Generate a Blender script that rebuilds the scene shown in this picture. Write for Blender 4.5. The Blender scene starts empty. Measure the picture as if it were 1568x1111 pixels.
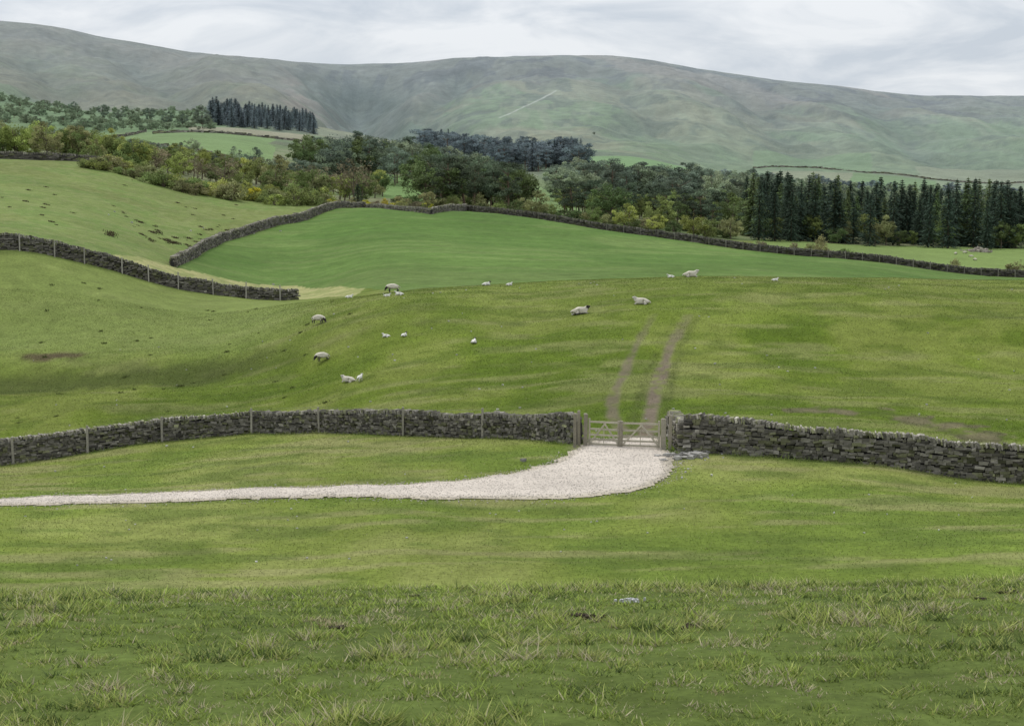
import bpy, math, time
import numpy as np
from mathutils import Vector, Matrix
T0=time.time()
R=np.random.default_rng(7)
scene=bpy.context.scene
COL=scene.collection
EZ=20.0; PITCH=math.radians(6.44); F=2265.0; CX=784.0; CY=555.5

# ------------------------------------------------------------ maths helpers
_tabs={}
def vnoise(x,y,seed):
    if seed not in _tabs: _tabs[seed]=np.random.default_rng(seed+100).random((256,256))
    t=_tabs[seed]
    x=np.asarray(x,float); y=np.asarray(y,float)
    xi=np.floor(x).astype(np.int64); yi=np.floor(y).astype(np.int64)
    fx=x-xi; fy=y-yi
    fx=fx*fx*(3-2*fx); fy=fy*fy*(3-2*fy)
    a=t[xi&255,yi&255]; b=t[(xi+1)&255,yi&255]; c=t[xi&255,(yi+1)&255]; d=t[(xi+1)&255,(yi+1)&255]
    return (a*(1-fx)+b*fx)*(1-fy)+(c*(1-fx)+d*fx)*fy
def fbm(x,y,seed,o=4):
    s=0;a=.5;n=0
    for i in range(o):
        s=s+a*vnoise(x*2**i+17.3*i,y*2**i+5.1*i,seed+i); n+=a; a*=.5
    return s/n
def sstep(a,b,x):
    t=np.clip((np.asarray(x,float)-a)/(b-a),0,1); return t*t*(3-2*t)
def pchip(xk,yk,x):
    xk=np.asarray(xk,float); yk=np.asarray(yk,float)
    one=yk.ndim==1
    if one: yk=yk[:,None]
    h=np.diff(xk)[:,None]; d=np.diff(yk,axis=0)/h
    m=np.zeros_like(yk)
    w1=2*h[1:]+h[:-1]; w2=h[1:]+2*h[:-1]
    ok=(d[:-1]*d[1:])>0
    with np.errstate(all='ignore'):
        mm=(w1+w2)/(w1/d[:-1]+w2/d[1:])
    m[1:-1]=np.where(ok,mm,0); m[0]=d[0]; m[-1]=d[-1]
    i=np.clip(np.searchsorted(xk,x)-1,0,len(xk)-2)
    hh=h[i]; t=((x-xk[i])[:,None])/hh
    r=(2*t**3-3*t**2+1)*yk[i]+(t**3-2*t**2+t)*hh*m[i]+(-2*t**3+3*t**2)*yk[i+1]+(t**3-t**2)*hh*m[i+1]
    return r[:,0] if one else r
def tdep(row): return math.tan(PITCH+math.atan((row-CY)/F))
def pdist(X,Y,P,closed=False):
    d=np.full(np.shape(X),1e9)
    n=len(P)
    for i in range(n if closed else n-1):
        x1,y1=P[i];x2,y2=P[(i+1)%n];dx=x2-x1;dy=y2-y1;L=dx*dx+dy*dy+1e-9
        t=np.clip(((X-x1)*dx+(Y-y1)*dy)/L,0,1)
        d=np.minimum(d,np.hypot(X-x1-t*dx,Y-y1-t*dy))
    return d
def W(px,Y): return ((px-CX)/F*Y, Y)

# ------------------------------------------------------------ terrain profiles (image pixel column : chosen distance, image pixel row)
prof={
 0:[(38,905),(48,815),(56,768),(65,735),(75,710),(82,685),(90,660),(98,632),(104,610),(109,606),(113,590),(117,560),(120,543),(124,532),(129,518),(136,470),(144,415),(150,381),(160,362),(200,325),(260,280),(330,245),(345,243),(450,232),(700,212),(1000,180),(1500,130),(2200,85),(3000,42),(3300,32)],
 150:[(38,903),(48,815),(56,764),(65,730),(77,690),(84,665),(92,640),(100,614),(106,602),(110,596),(114,575),(118,552),(122,535),(130,500),(140,455),(150,420),(155,405),(162,393),(175,375),(200,350),(240,318),(290,285),(330,258),(345,250),(450,238),(700,215),(1000,195),(1500,160),(2200,110),(3000,62),(3300,52)],
 300:[(38,902),(47,818),(56,760),(66,715),(79.5,673),(86,650),(94,625),(100,602),(106,588),(109,584),(114,560),(118,546),(123,533),(130,505),(141,478),(150,462),(160,445),(165,437),(175,425),(190,410),(200,402),(215,388),(240,362),(280,325),(320,300),(345,293),(450,262),(600,228),(800,203),(1000,194),(1500,165),(2200,125),(3000,88),(3300,80)],
 450:[(38,899),(47,820),(56,755),(65,705),(79,662),(85,640),(92,615),(100,583),(108,547),(118,507),(128,478),(136,467),(144,466),(154,465),(165,461),(178,452),(190,440),(220,400),(260,355),(275,344),(285,340),(300,330),(320,318),(345,308),(450,285),(600,252),(800,222),(1000,205),(1500,170),(2200,135),(3000,100),(3300,95)],
 600:[(38,895),(45,825),(55,755),(62,715),(74.5,663),(80,640),(86,612),(95,570),(106,515),(116,470),(124,450),(130,447),(140,450),(150,443),(170,425),(200,395),(250,350),(290,323),(310,318),(340,316),(450,295),(600,262),(900,238),(1200,215),(1700,185),(2300,155),(3000,112),(3300,97)],
 800:[(38,892),(45,829),(55,757),(62,705),(69,670),(76,640),(85,602),(97,550),(110,490),(122,448),(130,435),(138,436),(155,440),(165,434),(180,420),(210,390),(250,358),(290,333),(300,332),(340,330),(450,315),(600,290),(900,262),(1200,240),(1700,195),(2300,145),(3000,97),(3300,86)],
 950:[(38,890),(45,828),(55,752),(64,688),(70,652),(80,608),(95,540),(110,478),(122,437),(130,427),(140,432),(160,432),(175,425),(200,405),(240,378),(270,357),(280,356),(340,352),(450,325),(600,295),(900,260),(1200,235),(1700,195),(2300,145),(3000,97),(3300,87)],
 1100:[(38,888),(45,825),(53,755),(62,692),(68,655),(78,612),(95,540),(110,475),(122,432),(130,424),(140,430),(165,430),(180,424),(200,408),(240,386),(255,378),(262,376),(300,372),(340,368),(450,335),(600,305),(900,280),(1200,262),(1700,215),(2300,160),(3000,120),(3300,112)],
 1300:[(38,885),(45,820),(52,764),(60,707),(65,674),(70,650),(80,605),(95,540),(110,475),(122,435),(130,426),(140,430),(165,432),(190,425),(210,412),(240,398),(250,395),(290,385),(340,378),(450,350),(600,325),(900,296),(1200,270),(1700,230),(2300,185),(3000,142),(3300,134)],
 1568:[(38,880),(45,815),(52,770),(59,738),(64,700),(69,668),(80,612),(95,545),(110,480),(122,440),(130,430),(137,431),(160,440),(200,437),(240,426),(250,423),(300,402),(340,386),(450,360),(600,335),(900,306),(1200,287),(1700,252),(2300,205),(3000,158),(3300,146)],
}
YG=np.geomspace(3,4500,800); LY0=math.log(3); DLY=math.log(4500/3)/799
cols=sorted(prof); TT=[]
for c in cols:
    ys=[0,2,4,6,8,10,11.2]; zs=[-(1.5+.012*y*y) for y in ys]
    ys+=[20,30,35]; zs+=[-6.7,-9.0,-9.9]
    for y,r in prof[c]: ys.append(y); zs.append(-tdep(r)*y)
    r=prof[c][-1][1]
    ys+=[3600,4500]; zs+=[-tdep(r+8)*3600,-tdep(r+50)*4500]
    TT.append(-pchip(ys,zs,YG)/YG)
TT=np.array(TT)
PXG=np.arange(-500,2071,5.0)
G=pchip(np.array([-800]+cols+[2300],float),np.vstack([TT[:1],TT,TT[-1:]]),PXG)
k=np.exp(-.5*(np.arange(-18,19)/6.0)**2);k/=k.sum()
Gp=np.pad(G,((18,18),(0,0)),'edge')
G=sum(k[j]*Gp[j:j+len(PXG)] for j in range(37))
sky=[(-500,22),(0,30),(60,36),(100,42),(200,62),(300,79),(350,86),(400,89),(500,97),(560,98),(620,97),(700,90),(760,87),(820,85),(900,84),(940,85),(1000,92),(1060,104),(1100,111),(1200,125),(1300,134),(1350,141),(1400,147),(1480,146),(1568,146),(2070,150)]
rr=np.interp(PXG,[a for a,b in sky],[b for a,b in sky]); rr=np.convolve(np.pad(rr,4,'edge'),np.ones(9)/9,'valid')
i33=int(round((math.log(3300)-LY0)/DLY))
tgt=np.tan(PITCH+np.arctan((rr-CY)/F))
G=G+(tgt-G[:,i33])[:,None]*sstep(1800,3200,YG)[None,:]
gullies=[([(604,1350),(596,1700),(588,2050),(572,2400),(560,2750),(552,3000)],80,75),
         ([(588,2050),(545,2300),(505,2600),(480,2900)],40,30),([(590,1900),(640,2250),(690,2600),(700,2900)],45,34),
         ([(1010,1700),(985,2100),(940,2500),(930,2850)],50,16),([(1240,1500),(1190,2000),(1150,2500),(1120,2900)],60,18),
         ([(1450,1600),(1400,2100),(1350,2600),(1330,2950)],60,18),([(330,1500),(290,2000),(230,2500),(200,2900)],55,22),([(120,1500),(90,2000),(60,2600)],55,18)]
hillpath=[W(766,1930),W(778,1965),W(790,2030),W(804,2100),W(818,2170),W(834,2270),W(851,2390)]
def Zb(X,Y):
    px=CX+F*X/np.maximum(Y,15)
    c=np.clip((px-PXG[0])/5.0,0,len(PXG)-1.001); Yc=np.clip(Y,3,4499)
    l=np.clip((np.log(Yc)-LY0)/DLY,0,798.999)
    ci=c.astype(int);li=l.astype(int);fc=c-ci;fl=l-li
    t=(G[ci,li]*(1-fc)+G[ci+1,li]*fc)*(1-fl)+(G[ci,li+1]*(1-fc)+G[ci+1,li+1]*fc)*fl
    return -t*Yc+.012*(9-np.clip(Y,0,3)**2)*(Y<3)
def gully(X,Y):
    g=np.zeros(np.shape(X)); m=Y>1200
    if m.any():
        x=X[m]+50*(fbm(X[m]/150,Y[m]/150,301,3)-.5);y=Y[m];v=np.zeros(len(x))
        for P,w,d in gullies: v=np.maximum(v,d*np.exp(-(pdist(x,y,[W(*p) for p in P])/w)**1.5))
        g[m]=v*sstep(1250,1600,y)*(1-sstep(2800,3150,y))
    return g
def Z(X,Y):
    X=np.atleast_1d(np.asarray(X,float));Y=np.atleast_1d(np.asarray(Y,float))
    z=Zb(X,Y)+EZ
    z=z+.013*X*(1-sstep(14,34,Y))
    near=1-sstep(14,40,Y)
    z=z+near*(.06*(fbm(X/1.1,Y/1.1,1,3)-.5)+.10*(fbm(X/4,Y/4,4,2)-.5))
    mid=sstep(30,70,Y)*(1-sstep(900,1500,Y))
    z=z+mid*(.30*(fbm(X/9,Y/9,11,3)-.5)+.12*(fbm(X/2.0,Y/2.0,15,2)-.5))
    hl=sstep(74,90,Y)*(1-sstep(112,128,Y)); z=z+hl*1.5*(fbm(X/17,Y/15,25,3)-.5)
    far=sstep(120,220,Y)*(1-sstep(900,1500,Y)); z=z+far*.9*(fbm(X/30,Y/30,21,3)-.5)
    h=sstep(1000,1900,Y)*(1-.85*sstep(2900,3300,Y))
    if (h>0).any():
        h=h*(1-.9*np.exp(-(pdist(X,Y,hillpath)/110)**2))
        g=fbm(X/170+Y/900,Y/520,31,5)
        z=z+h*(36*(np.abs(g-.5)*2-.3)+15*(fbm(X/60,Y/120,41,4)-.5))-gully(X,Y)
    return z
def z1(x,y): return float(Z(np.array([x]),np.array([y]))[0])
def sight(px,row,y0=36,y1=3400):
    T=tdep(row); kx=(px-CX)/F*(math.cos(PITCH)+math.sin(PITCH)*T)
    Y=np.geomspace(y0,y1,1200); X=kx*Y
    d=(EZ-T*Y)-Z(X,Y)
    i=np.nonzero(d<=0)[0]
    i=i[0] if len(i) else int(np.argmin(d))
    return (float(X[i]),float(Y[i]))
def inpoly(X,Y,P):
    r=np.zeros(np.shape(X),bool); n=len(P)
    for i in range(n):
        x1,y1=P[i];x2,y2=P[(i+1)%n]
        if y1==y2: continue
        c=((y1>Y)!=(y2>Y))&(X<(x2-x1)*(Y-y1)/(y2-y1)+x1)
        r^=c
    return r

# ------------------------------------------------------------ map features
wallL=[W(-260,70),W(-120,72),W(0,75),W(130,77),W(245,79),W(383,80),W(487,78),W(616,74),W(738,71),W(820,68.5),W(886,65.5)]
hL=[1.3,1.3,1.3,1.2,1.22,1.12,1.12,1.22,1.18,1.2,1.3]
wallR=[W(1052,62.5),W(1200,61),W(1320,60.5),W(1440,60),W(1568,59),W(1750,58)]
hR=[1.55,1.45,1.3,1.35,1.45,1.5]
wallB=[W(-150,146),W(0,150),W(75,152),W(150,154),W(300,158),W(375,160),W(456,163)]
hB=[1.7,1.7,1.6,1.5,1.4,1.3,1.1]
ridge=[sight(264,408,166),sight(300,390,166),sight(340,370,166),sight(400,352,166),sight(450,341,166),sight(490,327,166),sight(515,319,166),sight(560,318,166)]
topw=[sight(610,322,166),sight(660,328,166),sight(715,323,166),W(800,296),W(950,275),W(1100,258),W(1200,250),W(1300,246),W(1430,247),W(1568,250),W(1800,252)]
sb=[W(330,186),W(400,189),W(455,189),W(520,176),W(560,158)]
bright=[ridge[0],ridge[2],ridge[4],ridge[6],ridge[7],topw[2]]+topw[3:]+[W(1800,140),W(1000,140),W(640,138)]+sb[::-1]
strip=[ridge[0]]+sb+[W(540,146),W(500,158),W(456,164),W(375,161),W(300,159),W(150,155),W(150,164),W(215,178)]
gate_y=64.0
trk_up=[(-200,768),(0,764),(200,757),(400,749),(600,744),(700,737),(800,722),(850,708),(880,692),(893,684)]
trk_dn=[(1020,688),(1034,702),(1030,722),(1010,740),(960,755),(900,762),(800,766),(650,766),(500,763),(300,768),(0,775),(-200,780)]
track=[sight(a,b) for a,b in trk_up]+[W(903,66.8),W(1016,66.3)]+[sight(a,b) for a,b in trk_dn]
rutA=[W(962,67),W(940,73)]+[sight(a,b,66) for a,b in [(938,612),(946,590),(962,555),(982,515),(1000,484)]]
rutB=[W(990,66)]+[sight(a,b,66) for a,b in [(996,635),(1001,610),(1012,570),(1025,532),(1040,505),(1053,484)]]
scarL=sight(80,546,90); bankR=[sight(1250,630,62),sight(1340,634,62),sight(1440,650,62),sight(1505,668,62)]

def mix(a,b,w): return a*(1-w[...,None])+np.array(b)*w[...,None]
def gcol(X,Y):
    px=CX+F*X/np.maximum(Y,3)
    n1=fbm(X/6,Y/10,51,4); n2=fbm(X/1.3,Y/2.0,55,3); n3=fbm(X/25,Y/30,59,3)
    c=np.zeros(np.shape(X)+(3,))+np.array([.145,.182,.036])
    c=mix(c,[.190,.208,.062],sstep(.5,.62,n1)*.65)
    c=mix(c,[.104,.152,.024],sstep(.5,.37,n1)*.7)
    c=mix(c,[.220,.212,.092],sstep(.53,.66,fbm(X/5,Y/1.1,53,3))*.6)
    c=mix(c,[.082,.120,.022],sstep(.49,.36,fbm(X/2.5,Y/1.3,54,3))*.55)
    fg=1-sstep(16,30,Y); c=mix(c,[.082,.110,.026],fg)
    yw=np.interp(px,[CX+F*p[0]/p[1] for p in wallL+wallR],[p[1] for p in wallL+wallR])
    beh=sstep(-.3,.6,Y-yw)*(Y<400)
    hill=np.zeros_like(c)+np.array([.110,.150,.020])
    hill=mix(hill,[.155,.180,.042],sstep(.48,.62,n1)*.65)
    hill=mix(hill,[.076,.115,.012],sstep(.5,.36,n1)*.7)
    hill=mix(hill,[.142,.174,.042],sstep(95,128,Y)*.6)
    hill=mix(hill,[.082,.122,.012],sstep(88,66,Y)*.65)
    hill=mix(hill,[.190,.194,.076],sstep(.55,.68,fbm(X/6,Y/1.6,57,3))*.5)
    hill=mix(hill,[.060,.095,.010],sstep(.48,.35,fbm(X/3.5,Y/2.2,58,3))*.5)
    lf=sstep(560,380,px)*sstep(110,128,Y)
    hill=mix(hill,[.142,.178,.052],lf*.8)
    lo=sstep(520,330,px)*sstep(4.8,1,np.abs(Y-112+3.5*(n2-.5)))
    hill=mix(hill,[.055,.070,.018],lo*.85)
    c=mix(c,[0,0,0],beh)+hill*beh[...,None]
    yb=np.interp(px,[CX+F*p[0]/p[1] for p in wallB],[p[1] for p in wallB])
    ul=sstep(0,1,Y-yb)*(px<620)*1.0
    f2=np.zeros_like(c)+np.array([.135,.174,.052]); f2=mix(f2,[.118,.134,.042],sstep(.5,.64,n3)*.5); f2=mix(f2,[.112,.168,.044],sstep(.5,.36,n1)*.6); f2=mix(f2,[.175,.195,.078],sstep(.5,.63,n2)*.45)
    c=mix(c,[0,0,0],ul)+f2*ul[...,None]
    b=inpoly(X,Y,bright)*1.0
    fb=np.zeros_like(c)+np.array([.086,.144,.034])
    fb=mix(fb,[.118,.168,.050],sstep(.45,.58,fbm(X/22,Y/3.0,63,3))*.65)
    fb=mix(fb,[.062,.118,.024],sstep(.52,.40,n3)*.6)
    fb=mix(fb,[.115,.160,.045],sstep(215,150,Y)*.35)
    fb=fb*(.88+.24*fbm(X/5,Y/1.6,67,3))[...,None]
    c=mix(c,[0,0,0],b)+fb*b[...,None]
    s=inpoly(X,Y,strip)*1.0
    fs=np.zeros_like(c)+np.array([.29,.285,.125]); fs=mix(fs,[.20,.225,.080],sstep(.45,.6,n2)*.8)
    c=mix(c,[0,0,0],s)+fs*s[...,None]
    w=np.clip(fbm(X/.5,Y/.9,71,3)*2.2-.3,0,1); fade=1-sstep(90,112,Y)*.8
    wn=fbm(X/3,Y/2.5,73,3)
    e=np.maximum(sstep(.50,.15,pdist(X,Y,rutA)+.5*(wn-.5))*.8,sstep(.62,.2,pdist(X,Y,rutB)+.4*(wn-.5)))*np.clip(w*1.3,0,1)*fade
    c=mix(c,[.140,.114,.082],e)
    e=sstep(.5,0,np.abs(pdist(X,Y,rutB)-.75))*.5*fade*w; c=mix(c,[.055,.065,.02],e)
    e=sstep(2.2,.6,np.hypot((X-scarL[0])/1.5,(Y-scarL[1])/.8)+1.2*(n2-.5)*2)
    c=mix(c,[.070,.048,.032],e*.85)
    e=sstep(1.3,.4,pdist(X,Y,bankR)+2.8*(n2-.5)*2+1.6*(wn-.5))
    c=mix(c,[.125,.102,.068],e*.8)
    e=sstep(.5,.1,np.abs(pdist(X,Y,bankR)-.9+1.6*(n2-.5)))*(Y>61)*.5; c=mix(c,[.045,.055,.015],e)
    e=sstep(1.0,.0,pdist(X,Y,[track[9],W(893,64.2),W(905,64)])); c=mix(c,[.30,.25,.18],e*.5)
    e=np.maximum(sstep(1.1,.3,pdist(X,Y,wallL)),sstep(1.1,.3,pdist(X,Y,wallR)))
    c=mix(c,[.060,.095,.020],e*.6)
    v=sstep(342,350,Y)
    fv=np.zeros_like(c)+np.array([.115,.150,.060]); fv=mix(fv,[.16,.17,.09],sstep(.45,.6,n3))
    c=mix(c,[0,0,0],v)+fv*v[...,None]
    wob=40*(fbm(X/60,Y/60,81,2)-.5)
    def fld(c,a,b_,y0,y1,col,k=1.0):
        m=((px+wob*.4>a)&(px+wob*.4<b_)&(Y+wob>y0)&(Y+wob<y1))*k
        return mix(c,col,m)
    c=fld(c,1150,2100,252,346,[.145,.200,.060])
    c=fld(c,585,665,400,560,[.12,.19,.06]); c=fld(c,795,885,400,640,[.13,.19,.07])
    hz=sstep(640,900,Y)
    a1=fbm(X/130+Y/600,Y/420,91,5); a2=fbm(X/38,Y/90,95,5); a3=fbm(X/420,Y/600,97,4); a4=fbm(X/14,Y/150,99,3); a5=fbm(X/9,Y/26,103,4)
    hc=np.zeros_like(c)+np.array([.110,.150,.070])
    hc=mix(hc,[.190,.165,.110],sstep(.51,.57,a1)*.6)
    hc=mix(hc,[.074,.084,.054],sstep(.51,.57,a2)*.75)
    hc=mix(hc,[.160,.178,.108],sstep(.54,.62,a4)*.55)
    topm=sstep(2300,2950,Y+1200*(a3-.5)); hc=mix(hc,[.098,.084,.074],topm*.8)
    hc=mix(hc,[.046,.040,.040],sstep(.50,.56,a2)*topm*.75)
    hc=mix(hc,[.180,.148,.118],sstep(.55,.61,a1)*topm*.55)
    left=sstep(520,440,px); hc=mix(hc,[.118,.102,.064],left*.6*sstep(1500,1900,Y))
    pk=sstep(430,470,px+60*(a2-.5))*sstep(610,560,px+60*(a2-.5))*sstep(1700,2000,Y)*sstep(2900,2500,Y); hc=mix(hc,[.22,.160,.122],pk*.75*sstep(.42,.52,a2+.15*(a4-.5)))
    gp=sstep(420,250,px)*sstep(1900,1350,Y+700*(a1-.5)); hc=mix(hc,[.085,.140,.045],gp*.85)
    rt=sstep(780,1150,px)*sstep(2600,1500,Y+900*(a1-.5)); hc=mix(hc,[.118,.165,.085],rt*.7)
    gully_shade=gully(X,Y)/60; hc=mix(hc,[.036,.050,.028],np.clip(gully_shade*1.2,0,.75))  # shade of the gullies painted into the hill colour
    hc=hc*(.66+.68*a5)[...,None]
    hc=mix(hc,[.33,.34,.29],sstep(2.8,1.2,pdist(X,Y,hillpath)+2.0*(a4-.5))*.75*(Y>1500))
    c=mix(c,[0,0,0],hz)+hc*hz[...,None]
    c=fld(c,165,420,560,860,[.135,.200,.070]); c=fld(c,890,1120,840,1180,[.12,.20,.07])
    c=fld(c,1180,1300,960,1250,[.19,.20,.12],.8); c=fld(c,1300,1430,960,1250,[.12,.19,.07],.8); c=fld(c,1430,1900,930,1280,[.16,.195,.11],.8)
    c=fld(c,1150,1330,1290,1700,[.115,.180,.075],.6); c=fld(c,1400,1568,1320,1600,[.18,.185,.12],.55)
    c=fld(c,300,480,860,1020,[.20,.19,.12])
    c=mix(c,[.315,.380,.405],(1-np.exp(-np.maximum(Y-300,0)/6000)))  # aerial haze painted into the ground colour, growing with distance
    return np.clip(c,0.004,1)

# ------------------------------------------------------------ mesh helpers
def mk_mesh(name,V,Fi,col=None,mats=(),midx=None,smooth=False):
    V=np.ascontiguousarray(V,dtype=np.float32).reshape(-1,3); Fi=np.asarray(Fi,dtype=np.int32); kk=Fi.shape[1]
    me=bpy.data.meshes.new(name)
    me.vertices.add(len(V)); me.vertices.foreach_set('co',V.ravel())
    me.loops.add(Fi.size); me.loops.foreach_set('vertex_index',Fi.ravel())
    me.polygons.add(len(Fi)); me.polygons.foreach_set('loop_start',np.arange(0,Fi.size,kk,dtype=np.int32))
    try: me.polygons.foreach_set('loop_total',np.full(len(Fi),kk,dtype=np.int32))
    except Exception: pass
    for m in mats: me.materials.append(m)
    if midx is not None: me.polygons.foreach_set('material_index',np.asarray(midx,dtype=np.int32))
    me.polygons.foreach_set('use_smooth',np.full(len(Fi),bool(smooth)))
    me.update(calc_edges=True)
    if col is not None:
        at=me.color_attributes.new('col','FLOAT_COLOR','POINT')
        c4=np.ones((len(V),4),np.float32); c4[:,:3]=col; at.data.foreach_set('color',c4.ravel())
    return me
def add_obj(name,me,loc=(0,0,0),parent=None):
    o=bpy.data.objects.new(name,me); o.location=loc; COL.objects.link(o)
    if parent: o.parent=parent
    return o
def empty(name,loc=(0,0,0)):
    o=bpy.data.objects.new(name,None); o.location=loc; o.empty_display_size=.3; COL.objects.link(o); return o
SG=np.array([[-1,-1,-1],[1,-1,-1],[1,1,-1],[-1,1,-1],[-1,-1,1],[1,-1,1],[1,1,1],[-1,1,1]],float)
BF=np.array([[0,3,2,1],[4,5,6,7],[0,1,5,4],[1,2,6,5],[2,3,7,6],[3,0,4,7]])
def boxes(C,H,yaw,col,jit=.15,tilt=None,rng=R):
    C=np.asarray(C,float);H=np.asarray(H,float);n=len(C)
    V=SG[None]*H[:,None,:]*(1+jit*(rng.random((n,8,3))-.5)*2)
    if tilt is not None:
        ct,st=np.cos(tilt)[:,None],np.sin(tilt)[:,None]
        x=V[...,0]*ct-V[...,2]*st; z=V[...,0]*st+V[...,2]*ct; V=np.stack([x,V[...,1],z],-1)
    cy,sy=np.cos(yaw)[:,None],np.sin(yaw)[:,None]
    x=V[...,0]*cy-V[...,1]*sy; y=V[...,0]*sy+V[...,1]*cy
    V=np.stack([x,y,V[...,2]],-1)+C[:,None,:]
    Fc=(BF[None]+8*np.arange(n)[:,None,None]).reshape(-1,4)
    return V.reshape(-1,3),Fc,np.repeat(np.asarray(col,float),8,axis=0)
def tube(P,rad,seg=6):
    P=np.asarray(P,float);n=len(P);V=[]
    for i in range(n):
        d=P[min(i+1,n-1)]-P[max(i-1,0)]; d=d/(np.linalg.norm(d)+1e-9)
        a=np.cross(d,[0.3,1,0.1]); a/=np.linalg.norm(a)+1e-9; b=np.cross(d,a)
        for j in range(seg):
            t=2*math.pi*j/seg; V.append(P[i]+rad[i]*(math.cos(t)*a+math.sin(t)*b))
    Fc=[[i*seg+j,i*seg+(j+1)%seg,(i+1)*seg+(j+1)%seg,(i+1)*seg+j] for i in range(n-1) for j in range(seg)]
    return np.array(V),np.array(Fc)
class Build:
    def __init__(s): s.V=[];s.F=[];s.C=[];s.M=[];s.n=0
    def add(s,V,Fc,c,m=0):
        V=np.asarray(V,float).reshape(-1,3)
        c=np.asarray(c,float); c=np.broadcast_to(c,(len(V),3)) if c.ndim==1 else c
        s.V.append(V);s.F.append(np.asarray(Fc)+s.n);s.C.append(c);s.M.append(np.full(len(Fc),m));s.n+=len(V)
    def mesh(s,name,mats,smooth=False):
        return mk_mesh(name,np.vstack(s.V),np.vstack(s.F),np.vstack(s.C),mats,np.concatenate(s.M),smooth)

# ------------------------------------------------------------ materials
def newmat(name):
    m=bpy.data.materials.new(name); m.use_nodes=True; nt=m.node_tree; nt.nodes.clear()
    return m,nt,nt.nodes,nt.links
def node(ns,t,**kw):
    n=ns.new(t)
    for k_,v in kw.items(): setattr(n,k_,v)
    return n
def attrmat(name,rough=.9,noise=[(3,.5)],bump=None,tint=(1,1,1),translucent=0,objrand=0,spec=.2,coord='Object',detail=5):
    m,nt,ns,ln=newmat(name)
    out=node(ns,'ShaderNodeOutputMaterial'); b=node(ns,'ShaderNodeBsdfPrincipled')
    b.inputs['Roughness'].default_value=rough; b.inputs['Specular IOR Level'].default_value=spec
    a=node(ns,'ShaderNodeAttribute'); a.attribute_name='col'
    tc=node(ns,'ShaderNodeTexCoord'); cur=a.outputs['Color']
    mt=node(ns,'ShaderNodeVectorMath',operation='MULTIPLY'); mt.inputs[1].default_value=tint; ln.new(cur,mt.inputs[0]); cur=mt.outputs[0]
    for sc,am in noise:
        t=node(ns,'ShaderNodeTexNoise'); t.inputs['Scale'].default_value=sc; t.inputs['Detail'].default_value=detail; t.inputs['Roughness'].default_value=.65
        ln.new(tc.outputs[coord],t.inputs['Vector'])
        mr=node(ns,'ShaderNodeMapRange'); mr.inputs['From Min'].default_value=.3; mr.inputs['From Max'].default_value=.7
        mr.inputs['To Min'].default_value=1-am; mr.inputs['To Max'].default_value=1+am; ln.new(t.outputs['Fac'],mr.inputs['Value'])
        v=node(ns,'ShaderNodeVectorMath',operation='SCALE'); ln.new(cur,v.inputs[0]); ln.new(mr.outputs[0],v.inputs['Scale']); cur=v.outputs[0]
    if objrand:
        oi=node(ns,'ShaderNodeObjectInfo')
        hs=node(ns,'ShaderNodeHueSaturation')
        mr=node(ns,'ShaderNodeMapRange'); mr.inputs['To Min'].default_value=1-objrand; mr.inputs['To Max'].default_value=1+objrand; ln.new(oi.outputs['Random'],mr.inputs['Value'])
        ln.new(mr.outputs[0],hs.inputs['Value'])
        m2=node(ns,'ShaderNodeMath',operation='MULTIPLY_ADD'); m2.inputs[1].default_value=7.31; m2.inputs[2].default_value=0; ln.new(oi.outputs['Random'],m2.inputs[0])
        m3=node(ns,'ShaderNodeMath',operation='FRACT'); ln.new(m2.outputs[0],m3.inputs[0])
        mr2=node(ns,'ShaderNodeMapRange'); mr2.inputs['To Min'].default_value=.485; mr2.inputs['To Max'].default_value=.52; ln.new(m3.outputs[0],mr2.inputs['Value'])
        ln.new(mr2.outputs[0],hs.inputs['Hue']); ln.new(cur,hs.inputs['Color']); cur=hs.outputs['Color']
    ln.new(cur,b.inputs['Base Color'])
    if bump:
        t=node(ns,'ShaderNodeTexNoise'); t.inputs['Scale'].default_value=bump[0]; t.inputs['Detail'].default_value=6; ln.new(tc.outputs[coord],t.inputs['Vector'])
        bp=node(ns,'ShaderNodeBump'); bp.inputs['Strength'].default_value=bump[1]; bp.inputs['Distance'].default_value=bump[2]
        ln.new(t.outputs['Fac'],bp.inputs['Height']); ln.new(bp.outputs[0],b.inputs['Normal'])
    sh=b.outputs[0]
    if translucent:
        tr=node(ns,'ShaderNodeBsdfTranslucent'); ln.new(cur,tr.inputs['Color'])
        mx=node(ns,'ShaderNodeMixShader'); mx.inputs[0].default_value=translucent; ln.new(b.outputs[0],mx.inputs[1]); ln.new(tr.outputs[0],mx.inputs[2]); sh=mx.outputs[0]
    ln.new(sh,out.inputs['Surface']); return m
M_ground=attrmat('pasture_ground',.95,[(.006,.12),(.05,.12),(.6,.18),(5,.24),(28,.22)],bump=(4,.5,.06),spec=.05)
M_blade=attrmat('grass_blade',.7,[],translucent=.35,spec=.25)
M_stone=attrmat('drystone',.95,[(6,.25),(30,.25)],spec=.1)
M_gravel=attrmat('limestone_gravel',.95,[(.9,.05),(9,.12),(30,.16)],bump=(16,.6,.03),spec=.1)
M_wood=attrmat('weathered_wood',.85,[(8,.2),(40,.15)],spec=.15)
M_bark=attrmat('bark',.95,[(3,.3)],spec=.05)
M_wool=attrmat('sheep_coat',.95,[(14,.12)],bump=(18,.9,.03),spec=.05)
def leafmat(n,t): return attrmat(n,.75,[],tint=t,translucent=.28,objrand=.22,spec=.12)
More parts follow.
